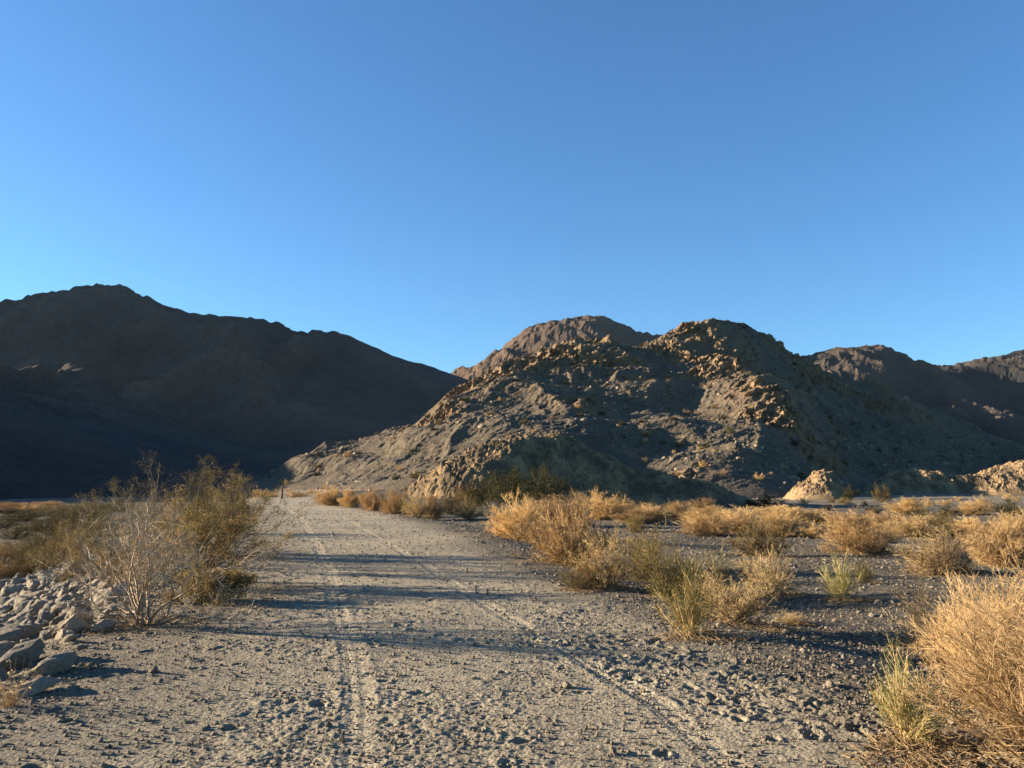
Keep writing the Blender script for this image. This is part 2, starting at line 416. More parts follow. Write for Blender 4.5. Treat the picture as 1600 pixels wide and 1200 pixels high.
ROCKS_PX = [(1085, 520, 9, 9), (1125, 540, 4, 6), (1140, 572, 6, 8), (1195, 602, 8, 9), (1222, 640, 9, 12), (1195, 655, 8, 9), (1235, 655, 8, 10), (880, 545, 12, 9), (830, 565, 11, 8),
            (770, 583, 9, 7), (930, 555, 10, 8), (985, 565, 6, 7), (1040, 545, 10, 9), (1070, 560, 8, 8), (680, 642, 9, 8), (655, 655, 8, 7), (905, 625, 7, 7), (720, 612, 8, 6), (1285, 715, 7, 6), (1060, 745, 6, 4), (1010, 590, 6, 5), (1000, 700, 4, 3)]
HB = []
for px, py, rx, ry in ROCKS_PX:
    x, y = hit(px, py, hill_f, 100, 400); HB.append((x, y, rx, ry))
X, Y = patch_mesh(-100, 250, 84, 372, 0.36)
Z = hill_f(X, Y)
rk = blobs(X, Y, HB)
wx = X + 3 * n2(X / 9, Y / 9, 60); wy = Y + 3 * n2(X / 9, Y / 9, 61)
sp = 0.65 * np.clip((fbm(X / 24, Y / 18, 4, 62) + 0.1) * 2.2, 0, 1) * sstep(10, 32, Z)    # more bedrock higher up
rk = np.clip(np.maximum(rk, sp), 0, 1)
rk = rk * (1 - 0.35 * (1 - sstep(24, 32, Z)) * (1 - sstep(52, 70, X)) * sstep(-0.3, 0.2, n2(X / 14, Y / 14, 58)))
elev = sstep(-2, 6, Z)
low = (1 - sstep(26, 34, Z)) * (1 - sstep(52, 70, X))          # gravelly lower slopes are smoother than the crags above
for lv, A_, wd in ((27.2, 3.9, 4.2), (14.5, 2.3, 2.8), (7.0, 1.0, 1.8)):  # old cut benches
    t_ = (Z - lv - 1.0 * n2(X / 30, Y / 30, 57)) / wd
    Z = Z - (1 - sstep(40, 70, X)) * A_ * t_ * np.exp(-t_ * t_)
Z = Z + elev * (1.8 * (ridged(wx / 34, wy / 34, 4, 63) - 1.1) + (0.8 - 0.5 * low) * (ridged((wx + wy) / 13, (wy - wx) / 7, 4, 66, 0.6) - 0.95) + (0.25 + 0.75 * sstep(0.1, 0.6, rk)) * (0.5 - 0.2 * low) * fbm(wx / 5, wy / 5, 4, 64, 0.6) + (0.45 + 0.55 * sstep(0.1, 0.6, rk)) * 0.27 * fbm(X / 0.95, Y / 0.95, 2, 65, 0.7))
cell = -1.7 + 1.1 * (ridged((wx * 0.9 + wy * 0.6) / 9, (wy - wx * 0.5) / 4.5, 4, 68, 0.6) - 0.9)
for s_, k_, am in ((5.2, 70, 2.1), (2.3, 74, 0.95), (1.05, 78, 0.38)):
    f1, f2, cid = worley((wx * 0.83 + wy * 0.5) / s_, (-wx * 0.35 + wy * 1.2) / s_, k_)
    cell = cell + 0.62 * am * ((cid - 0.35) + 0.9 * np.clip((f2 - f1) * 2.2, 0, 1) - 0.4 * f1)
Z = Z + elev * sstep(0.28, 0.75, rk) * cell * 1.1
dx = sstep(0.3, 0.8, rk) * 0.55 * n2(X / 1.7, Y / 1.7 + Z / 1.5, 81); dy = sstep(0.3, 0.8, rk) * 0.55 * n2(X / 1.8 + 9, Y / 1.6 + Z / 1.5, 82)
qa = X * 0.84 + Z * 0.54; pa = -X * 0.54 + Z * 0.84                      # dipping strata: long ribs and ledges
qa = qa + 1.5 * n2(X / 7, Y / 7, 83); pa = pa + 0.9 * n2(X / 6, Y / 6, 84)
rib = ridged(qa / 15 + Y / 40, pa / 3.1 + Y / 19, 3, 85, 0.6) - 0.8
rib2 = ridged(qa / 5 + Y / 13, pa / 1.05 + Y / 7, 2, 88, 0.6) - 0.7
mk = elev * (0.16 + 0.84 * sstep(0.15, 0.7, rk)) * (0.55 + 0.45 * sstep(-0.2, 0.3, n2(X / 16, Y / 16, 87)))
dy = dy - mk * (1.5 * rib + 0.45 * rib2); Z = Z + mk * (0.75 * rib + 0.25 * rib2)
V = np.stack([X + dx, Y + dy, Z], -1).reshape(-1, 3)
hill_Z = Z; hill_x0, hill_y0, hill_st = -100, 84, 0.36
def hill_at(x, y):
    j = np.clip(((np.asarray(x) - hill_x0) / hill_st).astype(int), 0, hill_Z.shape[1] - 1)
    i = np.clip(((np.asarray(y) - hill_y0) / hill_st).astype(int), 0, hill_Z.shape[0] - 1)
    return hill_Z[i, j]
hq = grid_quads(*X.shape)
keep = Z.ravel()[hq].max(1) > -4.5
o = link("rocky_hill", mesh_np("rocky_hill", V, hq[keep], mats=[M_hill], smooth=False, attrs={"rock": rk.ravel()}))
o["kind"] = "structure"; o["label"] = "craggy brown desert hill with a sunlit rocky spur"

# ---- far mountains
def mountain(name, label, P, box, st, amp, seed, wl=150, crest=230, calm=None, M=None):
    zmax = lambda x, y: crest
    f = tps(P, 1e-5)
    X, Y = patch_mesh(*box, st)
    Z = f(X, Y)
    el_ = sstep(-10, 60, Z)
    wx = X + 30 * n2(X / 120, Y / 120, seed); wy = Y + 30 * n2(X / 120, Y / 120, seed + 1)
    rg = ridged(wx / wl, wy / wl, 5, seed + 2, 0.52)
    if calm: amp = amp * (1 - 0.85 * sstep(calm[0], calm[1], X))
    Z = Z + el_ * (1.5 * amp * (rg - 1.0) * (1 - 0.8 * sstep(0.72, 0.95, Z / zmax(X, Y))) + amp * 0.26 * fbm(X / 19, Y / 19, 4, seed + 8, 0.62))
    V = np.stack([X, Y, Z], -1).reshape(-1, 3)
    q = grid_quads(*X.shape); k = Z.ravel()[q].max(1) > -12
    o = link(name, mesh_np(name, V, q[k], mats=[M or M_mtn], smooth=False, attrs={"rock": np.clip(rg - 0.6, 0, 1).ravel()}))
    o["kind"] = "structure"; o["label"] = label
    return o
P = [pt(*p) for p in [(-150, 482, 1060), (0, 476, 1040), (60, 464, 1030), (110, 455, 1020), (168, 450, 1010), (215, 465, 1005), (250, 485, 1000), (285, 500, 990), (340, 503, 985), (405, 503, 980),
     (455, 515, 970), (510, 518, 960), (560, 545, 955), (600, 571, 950), (650, 594, 945), (680, 599, 950), (715, 602, 960), (790, 615, 1000), (900, 650, 1000),
     (-50, 600, 830), (100, 590, 830), (240, 590, 840), (400, 610, 820), (520, 630, 810), (620, 650, 820), (720, 680, 800),
     (-50, 700, 610), (120, 700, 600), (260, 705, 600), (420, 715, 600), (560, 725, 640)]]
P += [(-110, 150, -3.2), (-100, 215, -0.8), (-62, 235, -1.2), (-92, 300, 3), (-60, 310, 1.5), (-80, 420, 10), (10, 420, -5), (0, 250, -9), (0, 150, -12), (-190, 185, 29), (-200, 270, 37), (-230, 340, 42), (-268, 395, 46), (-305, 450, 62), (-340, 510, 80),  # includes an unseen ridge off-frame left, added to throw shade over the wash
      (-160, 150, 15), (-200, 110, -6), (-400, 200, 30), (-700, 200, 20), (-700, 450, 60), (-1500, 450, 60), (-1700, 100, -5), (-800, 100, -5)] + [(60, 700, -6), (200, 900, -6)]
P += [(-1000, 1120, 410), (-1350, 1200, 430), (-1000, 850, 240), (-850, 700, 90), (-1350, 850, 240), (-1700, 1200, 400), (-1700, 700, 80)]  # unseen higher range further left, added to shadow the visible mountain face
P += [(x, 1350, 60) for x in (-1700, -1200, -800, -400, 0)] + [(x, 1500, -20) for x in (-1700, -1000, -300, 100)]
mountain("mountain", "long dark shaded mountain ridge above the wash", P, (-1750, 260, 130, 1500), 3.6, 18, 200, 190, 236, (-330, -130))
P = [pt(*p) for p in [(640, 640, 1400), (715, 592, 1400), (760, 568, 1400), (800, 536, 1400), (840, 511, 1400), (880, 503, 1400), (920, 500, 1400), (960, 506, 1400), (1000, 528, 1400), (1050, 524, 1360), (1130, 508, 1335), (1180, 528, 1330), (1215, 552, 1330), (1250, 590, 1330), (1350, 640, 1340),  # right end of crest, hidden behind the hill, raised to shade the right range
     (800, 590, 1270), (880, 560, 1270), (960, 570, 1270), (740, 640, 1250), (1050, 620, 1270), (860, 640, 1150), (980, 650, 1150)]]
P += [(x, 1000, -8) for x in (-300, -100, 100, 300, 600)] + [(x, 1560, 40) for x in (-300, -100, 130, 350, 600)] + [(-400, 1350, -8), (800, 1300, 10), (x, 1700, -20) if False else (200, 1720, -20)]
mountain("mountain", "distant reddish mountain peak half in sunlight behind the rocky hill", P, (-420, 820, 980, 1740), 3.6, 16, 300, 150, 260, M=M_peak)
P = [pt(*p) for p in [(1150, 590, 1320), (1230, 562, 1310), (1262, 556, 1300), (1310, 547, 1300), (1360, 543, 1300), (1392, 551, 1300), (1430, 568, 1310), (1455, 573, 1320), (1490, 571, 1360), (1540, 563, 1440), (1572, 558, 1480), (1600, 562, 1500), (1660, 560, 1500), (1760, 570, 1500), (1900, 590, 1500),
     (1250, 640, 1120), (1360, 620, 1130), (1460, 640, 1130), (1560, 630, 1200), (1680, 640, 1200), (1600, 690, 1000), (1400, 690, 950), (1800, 690, 1000), (1300, 592, 1030), (1380, 626, 1040)]]  # final points: hidden sub-ridge, added to shade the slope to its right
P += [(x, 800, -8) for x in (200, 450, 700, 950, 1300)] + [(x, 1500, 60) for x in (300, 600)] + [(x, 1700, 40) for x in (300, 700, 1100, 1500)] + [(1600, 1300, 60), (100, 1200, -5)]
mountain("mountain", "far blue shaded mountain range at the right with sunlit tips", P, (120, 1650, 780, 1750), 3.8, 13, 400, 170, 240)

# ---- low mounds in the wash
def mound(name, label, P, box, st, amp, seed, rockf=0.5):
    f = tps(P, 1e-6)
    X, Y = patch_mesh(*box, st); Z = f(X, Y); el_ = sstep(-1.2, 0.6, Z)
    rk = np.clip(rockf + 0.9 * fbm(X / 3, Y / 3, 3, seed), 0, 1)
    wx = X + 0.7 * n2(X / 2.5, Y / 2.5, seed + 1); wy = Y + 0.7 * n2(X / 2.5, Y / 2.5, seed + 2)
    f1, f2, cid = worley(wx / 1.3, wy / 1.0, seed + 3)
    f1b, f2b, cidb = worley(wx / 0.5, wy / 0.42, seed + 6)
    Z = Z + el_ * amp * (0.9 * (ridged(wx / 6, wy / 6, 4, seed + 9) - 0.9) + 0.35 * fbm(X / 0.6, Y / 0.6, 3, seed + 12, 0.65)
                         + rk * (0.75 * (cid - 0.4) + 0.6 * np.clip((f2 - f1) * 2, 0, 1) + 0.3 * cidb + 0.25 * np.clip((f2b - f1b) * 2, 0, 1)))
    q = grid_quads(*X.shape); k = Z.ravel()[q].max(1) > -3.2
    o = link(name, mesh_np(name, np.stack([X, Y, Z], -1).reshape(-1, 3), q[k], mats=[M_mound], smooth=False, attrs={"rock": rk.ravel()}))
    o["kind"] = "structure"; o["label"] = label
P = [pt(*p) for p in [(690, 752, 80), (722, 730, 82), (760, 707, 84), (800, 690, 87), (840, 682, 89), (890, 685, 91), (925, 708, 91), (960, 728, 90), (1000, 742, 88), (1060, 757, 87), (1110, 766, 86), (1165, 779, 86),
     (760, 735, 80), (820, 728, 83), (870, 728, 85), (930, 745, 86)]]
P += [((px - 800) / F * d, d, z) for px, d, z in [(660, 78, -1.6), (700, 76, -1.6), (780, 77, -1.6), (860, 79.5, -1.5), (940, 82, -1.6), (1020, 82, -1.6), (1120, 82, -1.7), (1220, 84, -2.2),
      (640, 96, -2.5), (720, 100, -1.5), (800, 104, 0), (880, 106, 0.5), (960, 104, 0), (1060, 98, -1), (1180, 94, -2.2), (860, 120, -3), (700, 70, -4), (900, 72, -4), (1100, 74, -4)]]
mound("dirt_mound", "dark shaded earth mound with a bright left edge at the foot of the hill", P, (-20, 34, 70, 122), 0.14, 0.62, 500, 0.35)
P = [pt(*p) for p in [(1238, 771, 116), (1262, 760, 116), (1282, 748, 116), (1298, 739, 117), (1307, 740, 117), (1312, 752, 117)]]
P += [((px - 800) / F * d, d, z) for px, d, z in [(1225, 116, -1.6), (1240, 110, -1.6), (1280, 110, -1.5), (1312, 110, -1.6), (1316, 117, -1.4), (1322, 122, -1.5), (1250, 126, -2), (1290, 132, -2.4), (1330, 114, -2.5), (1200, 108, -2.8), (1340, 130, -3)]]
mound("dirt_mound", "small pointed sunlit tan mound with a steep right face in the wash", P, (34, 54, 104, 134), 0.13, 0.5, 540, 0.7)
P = [pt(*p) for p in [(1372, 757, 150), (1395, 748, 151), (1430, 740, 151), (1455, 737, 152), (1480, 746, 153), (1502, 749, 154), (1520, 746, 150), (1560, 742, 150), (1590, 733, 150), (1625, 722, 150), (1700, 708, 152), (1800, 705, 154)]]
P += [((px - 800) / F * d, d, z) for px, d, z in [(1350, 150, -1.8), (1370, 144, -1.8), (1430, 145, -1.8), (1500, 145, -1.8), (1560, 142, -1.8), (1620, 139, -1.8), (1700, 137, -1.8), (1850, 136, -2),
      (1350, 170, -2.4), (1450, 175, -1.5), (1550, 178, -1.5), (1650, 180, -1), (1800, 185, -2), (1500, 195, -4), (1700, 200, -4), (1600, 130, -4), (1400, 134, -4)]]
mound("dirt_mound", "low pale earth bank with lit top and dark front across the wash", P, (60, 130, 126, 200), 0.2, 0.5, 580, 0.45)

# ------------------------------------------------------------------ stones
def rock_proto(seed, sub=3, k=9, planes=10, nz=0.13, flat=0.72):
    r_ = np.random.default_rng(seed)
    import bmesh
    bm = bmesh.new(); bmesh.ops.create_icosphere(bm, subdivisions=sub, radius=1)
    D = np.array([v.co[:] for v in bm.verts]); T = np.array([[v.index for v in f.verts] for f in bm.faces]); bm.free()
    N = r_.normal(size=(planes, 3)); N /= np.linalg.norm(N, axis=1)[:, None]
    dd = r_.uniform(0.62, 1.0, planes)
    q = np.clip(D @ N.T / dd, 0, None) ** k
    rad = np.clip(1 / (q.sum(1) ** (1 / k) + 1e-6), 0, 1.25)
    rad = rad * (1 + nz * n3(D[:, 0] * 2 + seed, D[:, 1] * 2, D[:, 2] * 2, seed) + nz * 0.5 * n3(D[:, 0] * 6, D[:, 1] * 6, D[:, 2] * 6 + seed, seed))
    V = D * rad[:, None] * np.array([1.0, r_.uniform(0.65, 0.95), flat])
    return V, T
STONES = []
for k in range(12):
    V_, T_ = rock_proto(900 + k, 3, k=[10, 15, 22][k % 3])
    me = mesh_np("boulder", V_, T=T_, mats=[M_stone], smooth=False)
    STONES.append(me)
small = [rock_proto(950 + k, 1, k=10, planes=8, nz=0.0, flat=0.7) for k in range(8)]
small2 = [rock_proto(970 + k, 2, k=16, planes=9, nz=0.05, flat=0.75) for k in range(8)]
def stone_cloud(name, pts, size, matl, smooth=False, sink=0.3, small=small):
    Vs, Ts = [], []; off = 0
    r_ = np.random.default_rng(len(pts))
    pick = r_.integers(0, 8, len(pts))
    for k in range(8):
        P_ = pts[pick == k]; s_ = size[pick == k]; n = len(P_)
        if n == 0: continue
        V_, T_ = small[k]
        an = r_.uniform(0, 6.28, n); c, s = np.cos(an), np.sin(an)
        VV = V_[None] * s_[:, None, None] * r_.uniform(0.8, 1.2, (n, 1, 3))
        x = VV[..., 0] * c[:, None] - VV[..., 1] * s[:, None]; y = VV[..., 0] * s[:, None] + VV[..., 1] * c[:, None]
        VV = np.stack([x, y, VV[..., 2]], -1) + P_[:, None, :] + np.array([0, 0, 1.0]) * (s_ * (0.7 - sink - 0.35))[:, None, None]
        TT = T_[None] + (np.arange(n) * len(V_))[:, None, None] + off
        Vs.append(VV.reshape(-1, 3)); Ts.append(TT.reshape(-1, 3)); off += n * len(V_)
    return link(name, mesh_np(name, np.concatenate(Vs), T=np.concatenate(Ts), mats=[matl], smooth=smooth))

# pebbles on the road and the flats
n = 62000
py_ = np.exp(rng.uniform(math.log(3.4), math.log(42), n)); px_ = rng.uniform(-0.72, 0.72, n) * (py_ + 1)
el_ = np.interp(py_, EL_Y, EL_X); er_ = np.interp(py_, ER_Y, ER_X)
onr = (px_ > el_ + 0.4) & (px_ < er_ - 0.6)
keep = (rng.uniform(size=n) < np.where(onr, 0.42, 1.0)) & (px_ > el_ - 0.6)
px_, py_, onr = px_[keep], py_[keep], onr[keep]
sz = 0.0045 * np.exp(np.abs(rng.normal(0, 0.62, len(px_)))) * (1 + py_ / 14)
sz = np.where(onr, np.minimum(sz, 0.016 + py_ * 0.0006), np.minimum(sz, 0.035 + py_ * 0.001))
pz = gh(px_, py_)
o = stone_cloud("pebbles", np.stack([px_, py_, pz + 0.004], -1), sz, M_pebble); o["kind"] = "stuff"
o["label"] = "loose grey pebbles strewn over the road and flats"

# scree on the hill
n = 26000
hx = rng.uniform(-75, 190, n); hy = rng.uniform(100, 290, n)
hz = np.maximum(hill_at(hx, hy), gh(hx, hy)); keep = (hill_at(hx, hy) > -3.6) & (fbm(hx / 12, hy / 12, 2, 90) > -0.12) & (rng.uniform(size=n) < np.where(hz < 0.5, 0.5, 0.8))
hx, hy, hz = hx[keep], hy[keep], hz[keep]
o = stone_cloud("scree", np.stack([hx, hy, hz], -1), 0.14 * np.exp(np.abs(rng.normal(0, 0.6, len(hx)))), M_scree); o["kind"] = "stuff"
o["label"] = "pale broken rocks scattered down the hillside"

# riprap on the left bank
cand = []
for gy in np.arange(4.2, 46, 0.31):
    st = 0.36 + 0.004 * gy
    for t in np.arange(0.25, 9.5, 0.31):
        y = gy + rng.uniform(-0.12, 0.12); t2 = t + rng.uniform(-0.12, 0.12)
        x = np.interp(y, EL_Y, EL_X) - t2
        if x < -0.66 * y - 0.6: continue
        r_ = 0.088 * math.exp(abs(rng.normal(0, 0.45))) * (0.8 if t < 0.6 else 1)
        if t < 0.9 and rng.uniform() < 0.35: continue
        cand.append((r_ / y, x, y, r_))
cand.sort(reverse=True)
GR = "riprap boulders lining the bank left of the road"
def boulder(x, y, r_, rz=None, tilt=None, sink=0.25, label=None, pr=None, sc=None):
    o = bpy.data.objects.new("boulder", STONES[int(rng.integers(0, 12)) if pr is None else pr]); COL.objects.link(o)
    o.location = (x, y, float(gh(x, y)) + r_ * (0.55 - sink))
    o.rotation_euler = (rng.normal(0, 0.3) if tilt is None else tilt, rng.normal(-0.25, 0.3), rng.uniform(0, 6.28) if rz is None else rz)
    o.scale = tuple(0.82 * q for q in sc) if sc else (r_ * rng.uniform(0.9, 1.35), r_ * rng.uniform(0.85, 1.1), r_ * rng.uniform(0.85, 1.1))
    return tag(o, label or "grey tan riprap boulder packed among others on the left bank", "boulder", GR)
HERO_ST = [(92, 1050, 0.16, (0.24, 0.15, 0.14), "pale elongated boulder lying at the top edge of the bank"),
           (38, 1040, 0.20, (0.26, 0.20, 0.18), "large dark shaded boulder behind the pale elongated boulder"),
           (60, 1082, 0.15, (0.20, 0.12, 0.09), "low dark half buried stone nearest the camera at the left"),
           (110, 985, 0.16, (0.20, 0.16, 0.14), "rounded grey boulder left of the bare white bush"),
           (165, 985, 0.13, (0.18, 0.13, 0.10), "tan slab of rock at the foot of the bare white bush")]
heroxy = []
for px, py, r_, sc, lab in HERO_ST:
    x, y = hit(px, py, gh); heroxy.append((x, y)); boulder(x, y, r_, rz=rng.uniform(0.5, 1.2), tilt=0.1, sink=0.2, label=lab, sc=sc)
kept = [c for c in cand if min(math.hypot(c[1] - hx_, c[2] - hy_) for hx_, hy_ in heroxy) > 0.28]
for _, x, y, r_ in kept[:290]: boulder(x, y, r_)
rest = np.array([(x, y, float(gh(x, y)), r_) for _, x, y, r_ in kept[290:]])
o = stone_cloud("riprap", rest[:, :3], rest[:, 3] * 1.1, M_stone, smooth=False, small=small2, sink=0.1); o["kind"] = "stuff"; o["label"] = "mass of small grey stones further down the bank"

# ------------------------------------------------------------------ shrubs
def norm(v): return v / (np.linalg.norm(v, axis=-1, keepdims=True) + 1e-9)
def grow(r_, P, D, L, seg, wob, up):
    pts = [P]; D = norm(D)
    for _ in range(seg):
        D = norm(D + wob * r_.normal(size=D.shape) + np.array([0, 0, up]))
        P = P + D * (L / seg)[:, None]; pts.append(P)
    return np.stack(pts, 1), D
def spawn(r_, pts, L, m, t0, spread, ratio, up=0.0):
    N, K, _ = pts.shape
    t = r_.uniform(t0, 1, (N, m)); f = t * (K - 1); i = np.minimum(f.astype(int), K - 2); fr = (f - i)[..., None]
    n_ = np.arange(N)[:, None]
    A = pts[n_, i]; B = pts[n_, i + 1]; P = A + (B - A) * fr
    D = norm(norm(B - A) + spread * r_.normal(size=P.shape) + np.array([0, 0, up]))
    LL = (L[:, None] * ratio * (1.15 - 0.5 * t)) * r_.uniform(0.6, 1.3, (N, m))
    return P.reshape(-1, 3), D.reshape(-1, 3), LL.reshape(-1)
def tubes(pts, r0, r1):
    """three-sided tapering tubes along N polylines of K points"""
    N, K, _ = pts.shape
    T = norm(pts[:, -1] - pts[:, 0])
    ref = np.where(np.abs(T[:, 2:3]) > 0.9, np.array([[1.0, 0, 0]]), np.array([[0, 0, 1.0]]))
    A = norm(np.cross(T, ref)); B = np.cross(T, A)
    rad = np.linspace(0, 1, K)[None, :] * (r1 - r0) + r0
    rad = np.broadcast_to(rad, (N, K))
    ring = []
    for k in range(3):
        an = 2 * math.pi * k / 3
        ring.append(pts + rad[..., None] * (math.cos(an) * A + math.sin(an) * B)[:, None, :])
    V = np.stack(ring, 2).reshape(-1, 3)
    base = (np.arange(N) * K * 3)[:, None, None] + (np.arange(K - 1) * 3)[None, :, None]
    Q = []
    for k in range(3):
        k2 = (k + 1) % 3
        Q.append(np.stack([base[..., 0] + k, base[..., 0] + k2, base[..., 0] + 3 + k2, base[..., 0] + 3 + k], -1).reshape(-1, 4))
    return V, np.concatenate(Q)
def leaves(r_, P, size, n, spread):
    C_ = np.repeat(P, n, 0) + r_.normal(size=(len(P) * n, 3)) * spread
    A = norm(r_.normal(size=C_.shape)); B = norm(np.cross(A, r_.normal(size=C_.shape)))
    s_ = size * r_.uniform(0.6, 1.3, (len(C_), 1))
    V = np.stack([C_ - A * s_, C_ + B * s_ * 0.55, C_ + A * s_, C_ - B * s_ * 0.55], 1).reshape(-1, 3)
    return V, np.arange(len(V)).reshape(-1, 4)
def join(parts):
    Vs, Qs, Ms = [], [], []; off = 0
    for V_, Q_, m_ in parts:
        Vs.append(V_); Qs.append(Q_ + off); Ms.append(np.full(len(Q_), m_)); off += len(V_)
    return np.concatenate(Vs), np.concatenate(Qs), np.concatenate(Ms)
def dome_dirs(r_, n, pmax):
    az = r_.uniform(0, 6.283, n); po = R(pmax) * np.sqrt(r_.uniform(0, 1, n))
    return np.stack([np.sin(po) * np.cos(az), np.sin(po) * np.sin(az), np.cos(po)], -1), po

class Kind: pass
def dry_bush(seed, n0, m1, m2, pmax=78, lean=(0, 0), rt=0.0016, matidx=0, r0=0.005, segs=(4, 3, 2), wob=0.10, l1=.40, l2=.42):
    """a unit dome of fine radiating twigs, radius 0.5, height 1 before scaling"""
    r_ = np.random.default_rng(seed)
    D, po = dome_dirs(r_, n0, pmax)
    L = r_.uniform(0.74, 1.0, n0) * (1 - 0.30 * (po / R(90)) ** 2)
    D = D * np.array([0.72, 0.72, 1.0]) ; L = L * np.linalg.norm(D, axis=1)
    D = D + np.array([lean[0], lean[1], 0])
    P = np.stack([r_.normal(0, 0.05, n0), r_.normal(0, 0.05, n0), np.full(n0, -0.02)], -1)
    a0, d0 = grow(r_, P, D, L, segs[0], wob, 0.03)
    P1, D1, L1 = spawn(r_, a0, L, m1, 0.18, 0.42, l1, 0.08); a1, d1 = grow(r_, P1, D1, L1, segs[1], 0.16, 0.04)
    P2, D2, L2 = spawn(r_, a1, L1, m2, 0.15, 0.55, l2, 0.05); a2, d2 = grow(r_, P2, D2, L2, segs[2], 0.22, 0.03)
    return (a0, a1, a2)
def clampz(V):
    V = V.copy(); V[:, 2] = np.maximum(V[:, 2], -0.03 + 0 * V[:, 2]); return V
def dry_parts(seed, n0, m1, m2, rt=0.0016, **k):
    a0, a1, a2 = dry_bush(seed, n0, m1, m2, **k)
    s = [tubes(a0, 0.006, 0.003), tubes(a1, 0.0028, rt)]
    st = join([(v, q, 0) for v, q in s]); tw = tubes(a2, rt, rt * 0.6)
    return (clampz(st[0]), st[1]), (clampz(tw[0]), tw[1]), a2[:, -1]

# medium bushes: stems part and twigs part; far ones: one mesh
def proto_two(name, stems, twigs, ms, mt):
    return (("stems", mesh_np(name + " stems", stems[0], stems[1], mats=[ms], smooth=False)), ("twigs", mesh_np(name + " twigs", twigs[0], twigs[1], mats=[mt], smooth=False)))
def two(seed, n0, m1, m2, ms, mt, leaf=None, **k):
    s, t, tips = dry_parts(seed, n0, m1, m2, **k)
    pr = list(proto_two("bush", s, t, ms, mt))
    if leaf:
        ml, size, n_, spd = leaf
        v, q = leaves(np.random.default_rng(seed), tips, size, n_, spd)
        pr.append(("foliage", mesh_np("bush foliage", v, q, mats=[ml], smooth=False)))
    return pr
GOLD = [two(20 + k, 76, 11, 14, M_goldpale if k % 2 else M_gold, M_gold, rt=0.0023) for k in range(4)]
PALE = [two(30 + k, 50, 9, 8, M_greytwig, M_goldpale, rt=0.0023) for k in range(3)]
OLIVE = [two(40 + k, 48, 9, 8, M_greytwig, M_olive, rt=0.0023) for k in range(3)]
GREEN = [two(50 + k, 46, 8, 8, M_goldpale, M_green, rt=0.0017, pmax=66) for k in range(2)]
GREY = [two(60 + k, 40, 8, 7, M_greytwig, M_greytwig, rt=0.0017) for k in range(2)]
def one(protos, name, nmul=1.0):
    outp = []
    for seed, a_, ms, mt, leaf in protos:
        s, t, tips = dry_parts(seed, *a_, rt=0.007)
        parts = [(s[0], s[1], 0), (t[0], t[1], 1)]; mats = [ms, mt]
        if leaf: v, q = leaves(np.random.default_rng(seed), tips, leaf[1], leaf[2], leaf[3]); parts.append((v, q, 2)); mats.append(leaf[0])
        V_, Q_, I_ = join(parts)
        outp.append(mesh_np(name, V_, Q_, mats=mats, smooth=False, midx=I_))
    return outp
FAR_GOLD = one([(70 + k, (26, 7, 6), M_goldpale, M_gold, None) for k in range(3)], "far bush")
FAR_DARK = one([(75 + k, (22, 6, 5), M_bark, M_leafdark, (M_leafdark, 0.03, 3, 0.04)) for k in range(2)], "far dark bush")
FAR_OLIVE = one([(80 + k, (22, 6, 5), M_bark, M_olive, (M_leaf, 0.025, 3, 0.04)) for k in range(2)], "far olive bush")

def creosote(seed, h, wdt, n0=16, m1=6, m2=6, leafm=M_leaf, leafs=0.012, nl=5, up=0.06, leafspread=0.035, barkm=M_bark, r0=0.011, wob=0.14):
    r_ = np.random.default_rng(seed)
    D, po = dome_dirs(r_, n0, 58)
    D[:, :2] *= wdt / h
    L = h * r_.uniform(0.7, 1.05, n0)
    P = np.stack([r_.normal(0, 0.07 * wdt, n0), r_.normal(0, 0.07 * wdt, n0), np.full(n0, -0.03)], -1)
    a0, _ = grow(r_, P, D, L, 7, wob, up)
    P1, D1, L1 = spawn(r_, a0, L, m1, 0.35, 0.45, 0.36, 0.12); a1, _ = grow(r_, P1, D1, L1, 4, 0.18, 0.05)
    P2, D2, L2 = spawn(r_, a1, L1, m2, 0.25, 0.55, 0.5, 0.08); a2, _ = grow(r_, P2, D2, L2, 2, 0.2, 0.05)
    v, q, _i = join([(*tubes(a0, r0, 0.004), 0), (*tubes(a1, 0.0035, 0.002), 0), (*tubes(a2, 0.002, 0.001), 0)])
    lp = a2[:, 1:].reshape(-1, 3)
    lv, lq = leaves(r_, lp, leafs, nl, leafspread)
    return [("stems", mesh_np("creosote stems", v, q, mats=[barkm], smooth=False)), ("foliage", mesh_np("creosote foliage", lv, lq, mats=[leafm], smooth=False))]

def place(proto, name, x, y, w_, h_, label, cat, group=None, rz=None, z=None):
    """proto has width 1 and height about 1; the thing is an Empty with its parts below it"""
    o = bpy.data.objects.new(name, None); COL.objects.link(o)
    o.empty_display_size = 0.1
    o.location = (x, y, float(gh(x, y)) if z is None else z)
    o.rotation_euler = (0, 0, rng.uniform(0, 6.28) if rz is None else rz)
    o.scale = (w_, w_, h_)
    tag(o, label, cat, group)
    for pn, me in proto:
        c = bpy.data.objects.new(pn, me); COL.objects.link(c); c.parent = o
    return o
def place1(me, name, x, y, z, w_, h_, label, cat, group=None):
    o = bpy.data.objects.new(name, me); COL.objects.link(o)
    o.location = (x, y, z); o.rotation_euler = (0, 0, rng.uniform(0, 6.28)); o.scale = (w_, w_, h_)
    return tag(o, label, cat, group)

GG = "dry golden bushes on the gravel flat right of the road"
G_ = "dry golden bush"
